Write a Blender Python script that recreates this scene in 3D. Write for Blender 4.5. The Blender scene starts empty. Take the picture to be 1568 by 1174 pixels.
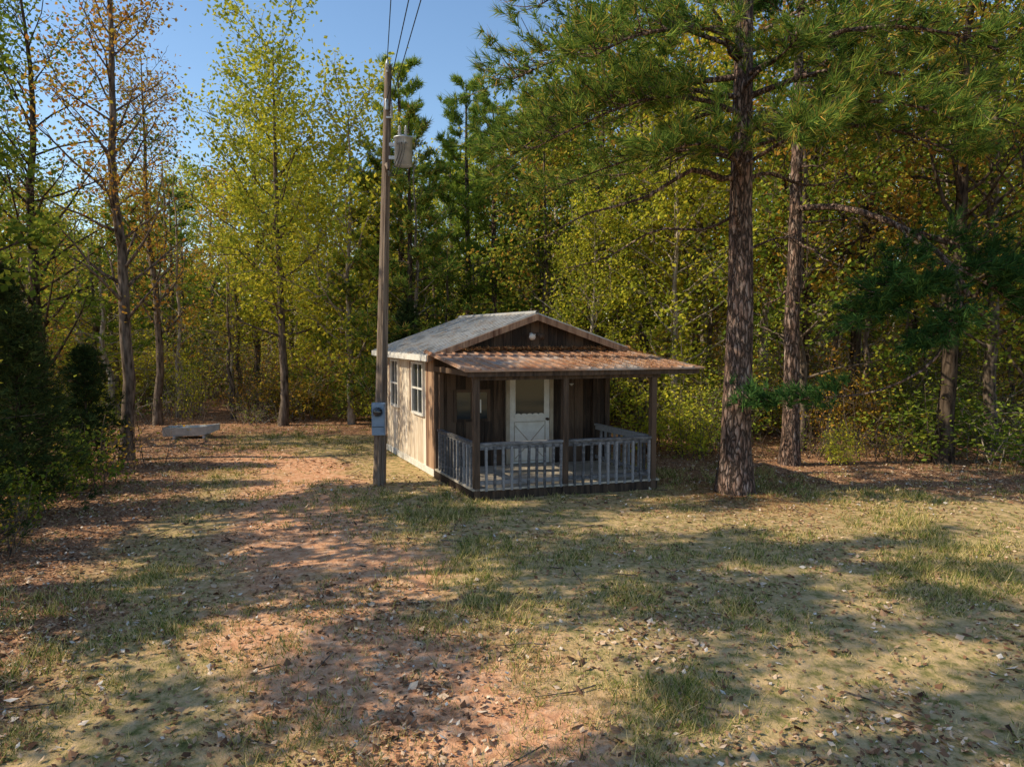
import bpy, math, numpy as np
from mathutils import Vector
R=math.radians
scene=bpy.context.scene
rng=np.random.default_rng(7)

# ------------------------------------------------------------------ materials
def newmat(name):
    m=bpy.data.materials.new(name); m.use_nodes=True
    nt=m.node_tree; nt.nodes.clear()
    out=nt.nodes.new('ShaderNodeOutputMaterial')
    return m,nt,out
def N(nt,t,**kw):
    n=nt.nodes.new(t)
    for k,v in kw.items():
        if k in n.inputs: n.inputs[k].default_value=v
        else: setattr(n,k,v)
    return n
def ramp(nt,stops,interp='LINEAR'):
    r=nt.nodes.new('ShaderNodeValToRGB'); cr=r.color_ramp; cr.interpolation=interp
    while len(cr.elements)<len(stops): cr.elements.new(0.5)
    for e,(p,c) in zip(cr.elements,stops):
        e.position=p; e.color=(c[0],c[1],c[2],1)
    return r
def leafmat(name,stops,transl=0.35,objw=0.3,gain=1.0,clump=0.0):
    m,nt,out=newmat(name); L=nt.links.new
    stops=[(p,tuple(min(.8,q*gain) for q in c)) for p,c in stops]
    g=N(nt,'ShaderNodeNewGeometry'); oi=N(nt,'ShaderNodeObjectInfo')
    mu=N(nt,'ShaderNodeMath',operation='MULTIPLY'); L(g.outputs['Random Per Island'],mu.inputs[0]); mu.inputs[1].default_value=1-objw-clump
    ma=N(nt,'ShaderNodeMath',operation='MULTIPLY_ADD'); L(oi.outputs['Random'],ma.inputs[0]); ma.inputs[1].default_value=objw; L(mu.outputs[0],ma.inputs[2])
    fac=ma.outputs[0]
    if clump>0:
        tc=N(nt,'ShaderNodeTexCoord'); n=N(nt,'ShaderNodeTexNoise'); n.inputs['Scale'].default_value=.22; n.inputs['Detail'].default_value=0; L(tc.outputs['Object'],n.inputs['Vector'])
        mr=N(nt,'ShaderNodeMapRange'); mr.inputs[1].default_value=.32; mr.inputs[2].default_value=.68; mr.inputs[4].default_value=clump; L(n.outputs['Fac'],mr.inputs[0])
        ad=N(nt,'ShaderNodeMath',operation='ADD'); L(fac,ad.inputs[0]); L(mr.outputs[0],ad.inputs[1]); fac=ad.outputs[0]
    r=ramp(nt,stops); L(fac,r.inputs[0])
    p=N(nt,'ShaderNodeBsdfDiffuse'); L(r.outputs[0],p.inputs['Color'])
    if transl>0:
        t=N(nt,'ShaderNodeBsdfTranslucent'); L(r.outputs[0],t.inputs['Color'])
        mx=N(nt,'ShaderNodeMixShader'); mx.inputs[0].default_value=transl
        L(p.outputs[0],mx.inputs[1]); L(t.outputs[0],mx.inputs[2]); L(mx.outputs[0],out.inputs[0])
    else: L(p.outputs[0],out.inputs[0])
    return m
def noisemat(name,c1,c2,scale=(5,5,5),rough=0.85,bump=0.3,c3=None,island=0.0,detail=3,metal=0,spec=0.3,rot=0):
    m,nt,out=newmat(name); L=nt.links.new
    tc=N(nt,'ShaderNodeTexCoord'); mp=N(nt,'ShaderNodeMapping'); mp.inputs['Scale'].default_value=scale; mp.inputs['Rotation'].default_value=(0,0,rot)
    L(tc.outputs['Object'],mp.inputs[0])
    n=N(nt,'ShaderNodeTexNoise'); n.inputs['Scale'].default_value=1; n.inputs['Detail'].default_value=detail; n.inputs['Roughness'].default_value=0.65
    L(mp.outputs[0],n.inputs['Vector'])
    st=[(0.32,c1),(0.68,c2)]
    if c3: st=[(0.3,c1),(0.5,c2),(0.7,c3)]
    fac=n.outputs['Fac']
    if island>0:
        g=N(nt,'ShaderNodeNewGeometry')
        ma=N(nt,'ShaderNodeMath',operation='MULTIPLY_ADD'); L(g.outputs['Random Per Island'],ma.inputs[0]); ma.inputs[1].default_value=island; L(fac,ma.inputs[2])
        sb=N(nt,'ShaderNodeMath',operation='SUBTRACT'); L(ma.outputs[0],sb.inputs[0]); sb.inputs[1].default_value=island/2; fac=sb.outputs[0]
    r=ramp(nt,st); L(fac,r.inputs[0])
    p=N(nt,'ShaderNodeBsdfPrincipled'); p.inputs['Roughness'].default_value=rough; p.inputs['Metallic'].default_value=metal
    p.inputs['Specular IOR Level'].default_value=spec
    L(r.outputs[0],p.inputs['Base Color'])
    if bump>0:
        b=N(nt,'ShaderNodeBump'); b.inputs['Strength'].default_value=bump; b.inputs['Distance'].default_value=0.03
        L(n.outputs['Fac'],b.inputs['Height']); L(b.outputs[0],p.inputs['Normal'])
    L(p.outputs[0],out.inputs[0])
    return m
def barkmat(name,c1,c2):
    m,nt,out=newmat(name); L=nt.links.new
    tc=N(nt,'ShaderNodeTexCoord'); mp=N(nt,'ShaderNodeMapping'); mp.inputs['Scale'].default_value=(16,16,3.5)
    L(tc.outputs['Object'],mp.inputs[0])
    n=N(nt,'ShaderNodeTexNoise'); n.inputs['Scale'].default_value=1; n.inputs['Detail'].default_value=2; L(mp.outputs[0],n.inputs['Vector'])
    r=ramp(nt,[(.32,c1),(.68,c2)]); L(n.outputs['Fac'],r.inputs[0])
    p=N(nt,'ShaderNodeBsdfDiffuse'); L(r.outputs[0],p.inputs['Color']); L(p.outputs[0],out.inputs[0]); return m
def pinebark(name):
    m,nt,out=newmat(name); L=nt.links.new
    tc=N(nt,'ShaderNodeTexCoord'); mp=N(nt,'ShaderNodeMapping'); mp.inputs['Scale'].default_value=(13,13,3.4)
    L(tc.outputs['Object'],mp.inputs[0])
    nz=N(nt,'ShaderNodeTexNoise'); nz.inputs['Scale'].default_value=1.2; nz.inputs['Detail'].default_value=3; L(mp.outputs[0],nz.inputs['Vector'])
    sc=N(nt,'ShaderNodeVectorMath',operation='SCALE'); sc.inputs[3].default_value=1.8; L(nz.outputs['Color'],sc.inputs[0])
    va=N(nt,'ShaderNodeVectorMath',operation='ADD'); L(mp.outputs[0],va.inputs[0]); L(sc.outputs[0],va.inputs[1])
    v=N(nt,'ShaderNodeTexVoronoi',feature='DISTANCE_TO_EDGE'); v.inputs['Scale'].default_value=1.0; L(va.outputs[0],v.inputs['Vector'])
    r1=ramp(nt,[(0.0,(0,0,0)),(0.25,(1,1,1))]); L(v.outputs['Distance'],r1.inputs[0])
    r2=ramp(nt,[(0.3,(0.15,0.085,0.06)),(0.5,(0.30,0.19,0.145)),(0.7,(0.46,0.35,0.29))]); L(nz.outputs['Fac'],r2.inputs[0])
    mx=N(nt,'ShaderNodeMix',data_type='RGBA'); L(r1.outputs[0],mx.inputs[0]); mx.inputs[6].default_value=(0.035,0.024,0.018,1); L(r2.outputs[0],mx.inputs[7])
    p=N(nt,'ShaderNodeBsdfPrincipled'); p.inputs['Roughness'].default_value=0.9; p.inputs['Specular IOR Level'].default_value=0.2
    L(mx.outputs[2],p.inputs['Base Color'])
    b=N(nt,'ShaderNodeBump'); b.inputs['Strength'].default_value=0.9; b.inputs['Distance'].default_value=0.04
    L(r1.outputs[0],b.inputs['Height']); L(b.outputs[0],p.inputs['Normal'])
    L(p.outputs[0],out.inputs[0]); return m

Ygr=[(0.0,(0.11,0.14,0.02)),(0.35,(0.25,0.27,0.03)),(0.7,(0.46,0.40,0.04)),(0.92,(0.58,0.42,0.05)),(1,(0.42,0.20,0.04))]
Ggr=[(0,(0.05,0.085,0.015)),(0.45,(0.13,0.18,0.026)),(0.75,(0.29,0.29,0.036)),(0.93,(0.40,0.26,0.04)),(1,(0.30,0.12,0.03))]
Ogr=[(0,(0.11,0.12,0.02)),(0.35,(0.28,0.22,0.03)),(0.65,(0.42,0.24,0.04)),(1,(0.30,0.11,0.03))]
Pgr=[(0,(0.05,0.095,0.02)),(0.5,(0.14,0.21,0.032)),(0.9,(0.32,0.35,0.05)),(1,(0.40,0.23,0.05))]
M_yel=leafmat('leaf_yellow_green',Ygr,0.45,gain=1.55)
M_grn=leafmat('leaf_olive_green',Ggr,0.42,gain=1.5)
M_org=leafmat('leaf_autumn_brown',Ogr,0.42,gain=1.4)
F_yel=leafmat('far_leaf_yellow_green',Ygr,0.35,gain=1.65,objw=0,clump=.35)
F_grn=leafmat('far_leaf_olive_green',Ggr,0.35,gain=1.65,objw=0,clump=.35)
F_org=leafmat('far_leaf_brown',Ogr,0.35,gain=1.5,objw=0,clump=.3)
F_ndl=leafmat('far_needles',Pgr,0.25,gain=1.4,objw=0,clump=.3)
M_ndl=leafmat('pine_needles',[(0,(0.03,0.065,0.018)),(0.5,(0.09,0.15,0.028)),(0.82,(0.25,0.30,0.05)),(0.93,(0.42,0.24,0.06)),(1,(0.42,0.18,0.06))],0.35,objw=0.1,gain=1.6)
M_ndlb=leafmat('pine_needles_far',Pgr,0.35,objw=0.3,gain=1.5)
M_ndld=leafmat('pine_needles_shaded',[(0,(0.02,0.055,0.02)),(0.6,(0.05,0.115,0.03)),(1,(0.12,0.20,0.045))],0.1,objw=0.1)  # shade on the low limbs is put into this darker needle colour
M_ced=leafmat('cedar_foliage',[(0,(0.02,0.04,0.015)),(0.6,(0.05,0.075,0.025)),(1,(0.12,0.14,0.04))],0)
M_bark=barkmat('bark_grey',(0.05,0.037,0.028),(0.24,0.185,0.145))
M_barkd=barkmat('bark_dark',(0.025,0.018,0.014),(0.13,0.095,0.07))
M_barkp=barkmat('bark_pale',(0.18,0.14,0.105),(0.55,0.46,0.37))
M_pbark=pinebark('pine_bark')
M_grass=leafmat('grass_blades',[(0,(0.07,0.13,0.022)),(0.36,(0.19,0.24,0.05)),(0.56,(0.52,0.42,0.14)),(1,(0.84,0.62,0.31))],0.2,objw=0)
M_lit=leafmat('dead_leaves',[(0,(0.08,0.045,0.03)),(0.35,(0.28,0.145,0.08)),(0.7,(0.50,0.31,0.18)),(0.92,(0.70,0.51,0.35)),(1,(0.78,0.70,0.6))],0,objw=0)
M_rneed=leafmat('fallen_needles',[(0,(0.14,0.06,0.03)),(0.6,(0.45,0.21,0.085)),(1,(0.66,0.38,0.18))],0,objw=0)

# ------------------------------------------------------------------ mesh builder
class MB:
    def __init__(s): s.v=[];s.f=[];s.n=0
    def add(s,verts,faces,mat=0,smooth=False):
        verts=np.asarray(verts,float).reshape(-1,3); faces=np.asarray(faces,np.int64)
        s.v.append(verts); s.f.append((faces+s.n,mat,smooth)); s.n+=len(verts)
    def compact(s):
        d={}
        for f,m,q in s.f: d.setdefault((f.shape[1],m,q),[]).append(f)
        s.v=[np.concatenate(s.v)]; s.f=[(np.concatenate(l),k[1],k[2]) for k,l in d.items()]; return s
    def stamp(s,o,x,y,z,rot,sx,sz,remap):
        v=o.v[0]; c,sn=math.cos(rot),math.sin(rot)
        w=np.stack([(v[:,0]*c-v[:,1]*sn)*sx+x,(v[:,0]*sn+v[:,1]*c)*sx+y,v[:,2]*sz+z],-1)
        s.v.append(w)
        for f,m,q in o.f: s.f.append((f+s.n,remap[m],q))
        s.n+=len(w)
    def tube(s,pts,rad,sides=6,mat=0):
        pts=np.asarray(pts,float); rad=np.asarray(rad,float); k=len(pts)
        t=np.gradient(pts,axis=0); t/=np.linalg.norm(t,axis=1)[:,None]+1e-9
        ref=np.array([0,0,1.]) if abs(t[0,2])<0.8 else np.array([1.,0,0])
        a=np.cross(t,ref); a/=np.linalg.norm(a,axis=1)[:,None]+1e-9
        b=np.cross(t,a)
        th=np.arange(sides)*2*math.pi/sides
        ring=pts[:,None,:]+rad[:,None,None]*(np.cos(th)[None,:,None]*a[:,None,:]+np.sin(th)[None,:,None]*b[:,None,:])
        i=np.arange(k-1)[:,None]*sides; j=np.arange(sides)[None,:]; j2=(j+1)%sides
        f=np.stack([i+j,i+j2,i+sides+j2,i+sides+j],-1).reshape(-1,4)
        s.add(ring.reshape(-1,3),f,mat,True)
    def leaves(s,c,size,mat=1,up=0.5,aspect=0.6,r=rng):
        c=np.asarray(c); n=len(c)
        if n==0: return
        nn=r.normal(size=(n,3)); nn/=np.linalg.norm(nn,axis=1)[:,None]; nn[:,2]=np.abs(nn[:,2])+up; nn/=np.linalg.norm(nn,axis=1)[:,None]
        q=r.normal(size=(n,3)); a=np.cross(nn,q); a/=np.linalg.norm(a,axis=1)[:,None]+1e-9; b=np.cross(nn,a)
        sz=np.asarray(size)*r.uniform(0.6,1.25,n); sz=sz[:,None]
        v=np.stack([c-a*sz*.5, c+b*sz*.5*aspect-nn*sz*.08, c+a*sz*.5, c-b*sz*.5*aspect-nn*sz*.08],1)
        f=np.arange(4*n).reshape(n,4)
        s.add(v.reshape(-1,3),f,mat)
    def needles(s,c,d,per,length,width,mat=1,spread=0.9,r=rng,droop=0.0):
        c=np.repeat(np.asarray(c),per,0); d=np.repeat(np.asarray(d),per,0); n=len(c)
        q=r.normal(size=(n,3)); q/=np.linalg.norm(q,axis=1)[:,None]
        dd=d+q*spread; dd[:,2]-=droop; dd/=np.linalg.norm(dd,axis=1)[:,None]+1e-9
        L=(length*r.uniform(.65,1.2,n))[:,None]
        w=np.cross(dd,r.normal(size=(n,3))); w/=np.linalg.norm(w,axis=1)[:,None]+1e-9; w=w*width*.5
        b=c-d*L*.6*r.uniform(0,1,n)[:,None]
        v=np.stack([b-w,b+w,b+dd*L],1)
        s.add(v.reshape(-1,3),np.arange(3*n).reshape(n,3),mat)
    def hexa(s,p,mat=0):
        s.add(p,[[3,2,1,0],[4,5,6,7],[0,1,5,4],[1,2,6,5],[2,3,7,6],[3,0,4,7]],mat)
    def box(s,x0,x1,y0,y1,z0,z1,mat=0):
        s.hexa([(x0,y0,z0),(x1,y0,z0),(x1,y1,z0),(x0,y1,z0),(x0,y0,z1),(x1,y0,z1),(x1,y1,z1),(x0,y1,z1)],mat)
    def mesh(s,name,mats):
        me=bpy.data.meshes.new(name); v=np.concatenate(s.v); me.vertices.add(len(v)); me.vertices.foreach_set('co',v.astype(np.float32).ravel())
        tot=[];idx=[];mi=[];sm=[]
        for f,m,q in s.f:
            k=f.shape[1]; tot.append(np.full(len(f),k)); idx.append(f.ravel()); mi.append(np.full(len(f),m)); sm.append(np.full(len(f),q))
        tot=np.concatenate(tot);idx=np.concatenate(idx);mi=np.concatenate(mi);sm=np.concatenate(sm)
        me.loops.add(len(idx)); me.loops.foreach_set('vertex_index',idx.astype(np.int32))
        me.polygons.add(len(tot)); st=np.concatenate([[0],np.cumsum(tot)[:-1]])
        me.polygons.foreach_set('loop_start',st.astype(np.int32))
        me.polygons.foreach_set('material_index',mi.astype(np.int32))
        me.polygons.foreach_set('use_smooth',sm.astype(bool))
        for m in mats: me.materials.append(m)
        me.update(calc_edges=True)
        return me
def obj(name,me,parent=None,loc=(0,0,0),rot=0,scale=1):
    o=bpy.data.objects.new(name,me); scene.collection.objects.link(o)
    o.location=loc; o.rotation_euler=(0,0,rot)
    o.scale=(scale,)*3 if not hasattr(scale,'__len__') else scale
    if parent: o.parent=parent
    return o
def empty(name,loc=(0,0,0)):
    e=bpy.data.objects.new(name,None); scene.collection.objects.link(e); e.location=loc; return e

# ------------------------------------------------------------------ terrain fields
_rk=np.random.default_rng(3)
_K=[(_rk.uniform(-1,1),_rk.uniform(-1,1),_rk.uniform(0,6.28)) for _ in range(14)]
def fnoise(x,y,f):
    s=0
    for i,(a,b,p) in enumerate(_K):
        m=f*(1+0.35*i); s=s+np.sin(m*(a*x+b*y)+p+1.3*np.sin(m*.5*(b*x-a*y)+p*2))/(1+.25*i)
    return s/5.0
def height(x,y):
    near=0.035*fnoise(x,y,0.9)+0.012*fnoise(x+9,y,3.5)
    d=np.sqrt(x*x+(y-9)**2)
    far=np.clip((d-30)/60,0,1)**1.5*4.0
    return near+far
PATH=np.array([(0.6,1),(-.1,4),(-.67,5.3),(-1.64,7.1),(-2.9,9.2),(-3.8,12),(-5.0,15),(-7.5,17.5),(-12,20)])
def pdist(x,y):
    best=np.full(np.shape(x),1e9)
    for (x0,y0),(x1,y1) in zip(PATH[:-1],PATH[1:]):
        dx,dy=x1-x0,y1-y0; t=np.clip(((x-x0)*dx+(y-y0)*dy)/(dx*dx+dy*dy),0,1)
        best=np.minimum(best,np.hypot(x-x0-t*dx,y-y0-t*dy))
    return best
def ss(a,b,x):
    t=np.clip((x-a)/(b-a),0,1); return t*t*(3-2*t)
def dirtm(x,y):
    return np.clip(ss(2.0,0.3,pdist(x,y)+0.75*fnoise(x,y,1.6))*(0.8+0.45*fnoise(x,y,1.9)),0,1)
def litm(x,y):
    nn=fnoise(x,y,1.1)*0.9
    left=ss(0,1.8,-(x+1.7+0.28*y)+nn)*.9
    back=ss(15.5,18,y+nn)
    rt=ss(0,2.0,(y-12.6)+0.25*(x-4)+nn)*ss(2.0,3.4,x)
    return np.clip(np.maximum(np.maximum(left,back*ss(-2,-.5,x)),np.maximum(rt,ss(19,21,y))),0,1)

# ground
kk=0.021; n=300
ii=np.arange(-n,n+1); ax=0.1/kk*np.sinh(kk*ii)
GX,GY=np.meshgrid(ax,ax+9); GZ=height(GX,GY)
mb=MB(); V=np.stack([GX,GY,GZ],-1).reshape(-1,3); w=2*n+1
a=(np.arange(w-1)[:,None]*w+np.arange(w-1)[None,:]).ravel()
mb.add(V,np.stack([a,a+1,a+w+1,a+w],-1),0,True)
def groundmat():
    m,nt,out=newmat('ground_soil'); L=nt.links.new
    at=N(nt,'ShaderNodeAttribute',attribute_name='mask'); sep=N(nt,'ShaderNodeSeparateColor'); L(at.outputs['Color'],sep.inputs[0])
    tc=N(nt,'ShaderNodeTexCoord')
    def nz(sc,det,ro=.65):
        q=N(nt,'ShaderNodeTexNoise'); q.inputs['Scale'].default_value=sc; q.inputs['Detail'].default_value=det; q.inputs['Roughness'].default_value=ro; L(tc.outputs['Object'],q.inputs['Vector']); return q
    n1=nz(1.3,4);n2=nz(7,5,.7);n3=nz(38,2)
    g=ramp(nt,[(0.25,(0.09,0.095,0.032)),(0.38,(0.24,0.21,0.075)),(0.52,(0.52,0.37,0.18)),(0.75,(0.70,0.48,0.28))]); L(n2.outputs['Fac'],g.inputs[0])
    d=ramp(nt,[(0.25,(0.34,0.14,0.075)),(0.5,(0.68,0.36,0.20)),(0.7,(0.82,0.54,0.36))]); L(n2.outputs['Fac'],d.inputs[0])
    l=ramp(nt,[(0.3,(0.11,0.06,0.038)),(0.5,(0.38,0.20,0.115)),(0.7,(0.64,0.39,0.23))]); L(n3.outputs['Fac'],l.inputs[0])
    def thr(src,off):
        ad=N(nt,'ShaderNodeMath',operation='MULTIPLY_ADD'); L(n1.outputs['Fac'],ad.inputs[0]); ad.inputs[1].default_value=1.3; ad2=N(nt,'ShaderNodeMath',operation='ADD'); L(src,ad2.inputs[0]); ad.inputs[2].default_value=-.65; L(ad.outputs[0],ad2.inputs[1])
        mr=N(nt,'ShaderNodeMapRange'); mr.inputs[1].default_value=off-.25; mr.inputs[2].default_value=off+.25; L(ad2.outputs[0],mr.inputs[0]); return mr.outputs[0]
    m1=N(nt,'ShaderNodeMix',data_type='RGBA'); L(thr(sep.outputs[0],.40),m1.inputs[0]); L(g.outputs[0],m1.inputs[6]); L(d.outputs[0],m1.inputs[7])
    m2=N(nt,'ShaderNodeMix',data_type='RGBA'); L(thr(sep.outputs[1],.45),m2.inputs[0]); L(m1.outputs[2],m2.inputs[6]); L(l.outputs[0],m2.inputs[7])
    p=N(nt,'ShaderNodeBsdfDiffuse'); L(m2.outputs[2],p.inputs['Color'])
    b=N(nt,'ShaderNodeBump'); b.inputs['Strength'].default_value=.8; b.inputs['Distance'].default_value=.05; 
    L(n2.outputs['Fac'],b.inputs['Height']); L(b.outputs[0],p.inputs['Normal'])
    L(p.outputs[0],out.inputs[0]); return m
me=mb.mesh('ground',[groundmat()])
col=me.color_attributes.new('mask','FLOAT_COLOR','POINT')
C=np.zeros((len(V),4),np.float32); C[:,0]=dirtm(V[:,0],V[:,1]); C[:,1]=litm(V[:,0],V[:,1]); C[:,3]=1
col.data.foreach_set('color',C.ravel())
obj('ground',me)

# cabin frame helpers
O=np.array([-1.547,14.0]); U=np.array([.965,.263]); Vv=np.array([-.424,.906])
def C3(a,b,z): p=O+a*U+b*Vv; return (p[0],p[1],z)
Minv=np.linalg.inv(np.array([U,Vv]).T)
def in_cabin(x,y):
    q=(np.stack([x,y],-1)-O)@Minv.T
    return (q[:,0]>-.05)&(q[:,0]<3.8)&(q[:,1]>-2.2)&(q[:,1]<4.1)

# ------------------------------------------------------------------ grass + litter
def wedge(nm,y0,y1,r,p=1.3):
    u=r.uniform(0,1,nm); y=y0+(y1-y0)*u**p; x=r.uniform(-1,1,nm)*(1.5+0.9*y); return x,y
r=np.random.default_rng(11)
x,y=wedge(62000,2.6,22,r)
patch=np.clip(0.32+1.25*fnoise(x,y,1.0)+.6*fnoise(x,y,2.7),0.04,1)
den=(1-.8*litm(x,y))*(1-0.85*dirtm(x,y))*patch+0.05
k=(r.uniform(0,1,len(x))<den)&~in_cabin(x,y); x,y=x[k],y[k]; pk=patch[k]
per=12
bx=np.repeat(x,per)+r.normal(0,.05,len(x)*per); by=np.repeat(y,per)+r.normal(0,.05,len(x)*per)
nb=len(bx); bz=height(bx,by)-.01
tall=np.repeat(np.clip(r.normal(.055,.025,len(x))*(0.6+pk),.02,.2),per)*r.uniform(.5,1.3,nb)
az=r.uniform(0,6.28,nb); lean=r.uniform(.2,1.2,nb)
tip=np.stack([bx+np.cos(az)*tall*lean,by+np.sin(az)*tall*lean,bz+tall],-1)
a2=r.uniform(0,6.28,nb); wv=np.stack([np.cos(a2),np.sin(a2),0*a2],-1)*(.0026+.0004*by)[:,None]
bs=np.stack([bx,by,bz],-1)
mb=MB(); mb.add(np.stack([bs-wv,bs+wv,tip],1).reshape(-1,3),np.arange(3*nb).reshape(nb,3))
obj('grass',mb.mesh('grass',[M_grass]))
def litter(nm,y0,y1,r,base=.3):
    x,y=wedge(nm,y0,y1,r)
    den=np.clip(base+litm(x,y)*.8+.1*dirtm(x,y)+.65*fnoise(x+4,y,1.9),0.02,1)
    k=(r.uniform(0,1,len(x))<den)&~in_cabin(x,y); x,y=x[k],y[k]
    return np.stack([x,y,height(x,y)+r.uniform(.004,.03,len(x))],-1)
mb=MB(); c=litter(150000,2.6,26,r); mb.leaves(c,.055,0,up=1.2,aspect=.6,r=r)
c=litter(8000,2.6,16,r); mb.leaves(c,.10,0,up=1.2,aspect=.65,r=r)
nn_=14000; aa=r.uniform(0,6.28,nn_); rr=np.abs(r.normal(0,1.5,nn_)); c=np.stack([4.25+np.cos(aa)*rr,12.7+np.sin(aa)*rr,0*rr],-1); c[:,2]=height(c[:,0],c[:,1])+.01
c=c[~in_cabin(c[:,0],c[:,1])]
mb.leaves(c,.13,1,up=3,aspect=.08,r=r)
obj('leaf_litter',mb.mesh('leaf_litter',[M_lit,M_rneed]))
mb=MB()
for i in range(160):
    x0,y0=r.uniform(-9,9),r.uniform(4,20); az=r.uniform(0,6.28); L_=r.uniform(.15,.7); z0=float(height(np.array(x0),np.array(y0)))+.015
    if in_cabin(np.array([x0]),np.array([y0]))[0]: continue
    p=[(x0+math.cos(az)*L_*t+r.normal(0,.02),y0+math.sin(az)*L_*t+r.normal(0,.02),z0+r.uniform(0,.02)) for t in (0,.35,.7,1)]
    mb.tube(p,[.008,.007,.005,.002],4)
obj('fallen_twigs',mb.mesh('fallen_twigs',[M_bark]))

# ------------------------------------------------------------------ trees
def unit(v): v=np.asarray(v,float); return v/(np.linalg.norm(v)+1e-9)
def curve(p0,d,L,n,r,wob=.15,up=0.0):
    pts=[np.array(p0,float)]; d=unit(d)
    for i in range(n):
        d=unit(d+r.normal(0,wob,3)+np.array([0,0,up])); pts.append(pts[-1]+d*L/n)
    return np.array(pts)
def interp(pts,t):
    k=(len(pts)-1)*t; i=min(int(k),len(pts)-2); return pts[i]*(1-(k-i))+pts[i+1]*(k-i)
def trunkpath(H,r,lean=(0,0),wob=.02,n=14):
    t=np.linspace(0,1,n); w=np.cumsum(r.normal(0,wob*H/n*2.2,(n,2)),0); w-=w[0]
    return np.stack([lean[0]*t+w[:,0],lean[1]*t+w[:,1],-.1+t*(H+.1)],-1)
def deciduous(seed,H=11,r0=.15,cz=.3,spread=2.6,nprim=42,nsec=7,nl=38,ls=.11,mats=None,lean=(0,0),up=.45,sig=.22,dead=.1,raw=False):
    r=np.random.default_rng(seed); mb=MB()
    tp=trunkpath(H,r,lean,.03); tt=np.linspace(0,1,len(tp)); rad=r0*((1-tt)**.85)+.012; rad[0]*=1.35
    mb.tube(tp,rad,8,0)
    cl=[]
    for i in range(nprim):
        t=cz+(0.98-cz)*((i+r.uniform(0,1))/nprim); p0=interp(tp,t); az=i*2.4+r.uniform(-.5,.5)
        s=(t-cz)/(1-cz); L=spread*(.55+.75*math.sin(min(1,s*1.1+.15)*math.pi*.9))*r.uniform(.55,1.15)
        d=(math.cos(az),math.sin(az),up*r.uniform(.3,1.7)+.5*s)
        pp=curve(p0,d,L,5,r,.16,.05); rr=max(.012,(r0*(1-t)**.85)*.45)
        mb.tube(pp,np.linspace(rr,.006,6),4 if raw else 5,0)
        bare=r.uniform()<dead
        for j in range(nsec):
            u=r.uniform(.25,1); q0=interp(pp,u); d2=unit(pp[-1]-pp[0])+r.normal(0,.6,3)
            sp=curve(q0,d2,L*r.uniform(.2,.42),3,r,.25,.04)
            if not raw or j%3==0: mb.tube(sp,[.011,.008,.006,.004],3,0)
            if not bare:
                m=int(nl*r.uniform(.3,1.7)); k=r.uniform(.2,1.1,m)[:,None]
                cl.append(sp[0]*(1-k)+sp[-1]*k+r.normal(0,sig,(m,3)))
    mb.leaves(np.concatenate(cl),ls,1,up=.15,aspect=.66,r=r)
    return mb.compact() if raw else mb.mesh('tree_%d'%seed,mats)
def pine(seed,H=13,r0=.2,cz=.35,spread=2.6,nprim=46,nsec=9,tuft=14,nl=.17,nw=.010,mats=None,extra=None,lean=(0,0),rmin=.012,deadl=6,tk=3,droop=0,raw=False):
    r=np.random.default_rng(seed); mb=MB()
    tp=trunkpath(H,r,lean,.008,18); tt=np.linspace(0,1,len(tp)); rad=r0*((1-tt)**.8)+.015; rad[0]*=1.4; rad[1]*=1.03
    mb.tube(tp,rad,14,0)
    cs=[];ds=[]
    def limb(pp,rr,nsec,u0=.3):
        mb.tube(pp,np.linspace(rr,.008,len(pp)),6,0); L=np.linalg.norm(pp[-1]-pp[0]); ax=unit(pp[-1]-pp[0])
        for j in range(nsec):
            u=u0+(1-u0)*(j+r.uniform(0,1))/nsec; q0=interp(pp,min(u,.999)); side=np.cross(ax,(0,0,1))*(1 if j%2 else -1)
            d2=ax*.7+side*r.uniform(.3,1)+np.array([0,0,r.uniform(-.15,.4)])
            sp=curve(q0,d2,L*r.uniform(.15,.34)*(1.25-u*.5),3,r,.2,.1)
            if not raw: mb.tube(sp,[.012,.009,.007,.005],3,0)
            for k in range(tk):
                f=r.uniform(.3,1) if k else 1; c=interp(sp,min(f,.999)); cs.append(c+r.normal(0,.06,3)); ds.append(unit(unit(sp[-1]-sp[0])+r.normal(0,.5,3)+np.array([0,0,.25])))
        cs.append(pp[-1]); ds.append(ax)
    for i in range(nprim):
        t=cz+(0.99-cz)*((i+r.uniform(0,1))/nprim); p0=interp(tp,t); az=i*2.4+r.uniform(-.4,.4); s=(t-cz)/(1-cz)
        L=spread*(1.05-.8*s**1.3)*r.uniform(.6,1.15)
        pp=curve(p0,(math.cos(az),math.sin(az),-.05+.5*s+r.uniform(-.15,.2)),L,6,r,.12,.03)
        limb(pp,max(rmin,r0*(1-t)**.8*.3),nsec)
    for i in range(deadl):
        t=r.uniform(cz*.35,cz*1.3); az=r.uniform(0,6.28); pp=curve(interp(tp,t),(math.cos(az),math.sin(az),r.uniform(-.3,.3)),spread*r.uniform(.3,.8),6,r,.28,0)
        mb.tube(pp,np.linspace(max(rmin,r0*.2),.006,7),5,0)
        for j in range(4):
            sp=curve(interp(pp,r.uniform(.3,.95)),unit(pp[-1]-pp[0])+r.normal(0,.6,3),.7,3,r,.3,0); mb.tube(sp,[.01,.008,.005,.003],3,0)
    if extra: extra(mb,limb,r,cs,ds)
    mb.needles(np.array(cs),np.array(ds),tuft,nl,nw,1,.75,r,droop)
    return mb.compact() if raw else mb.mesh('pine_%d'%seed,mats)
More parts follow.
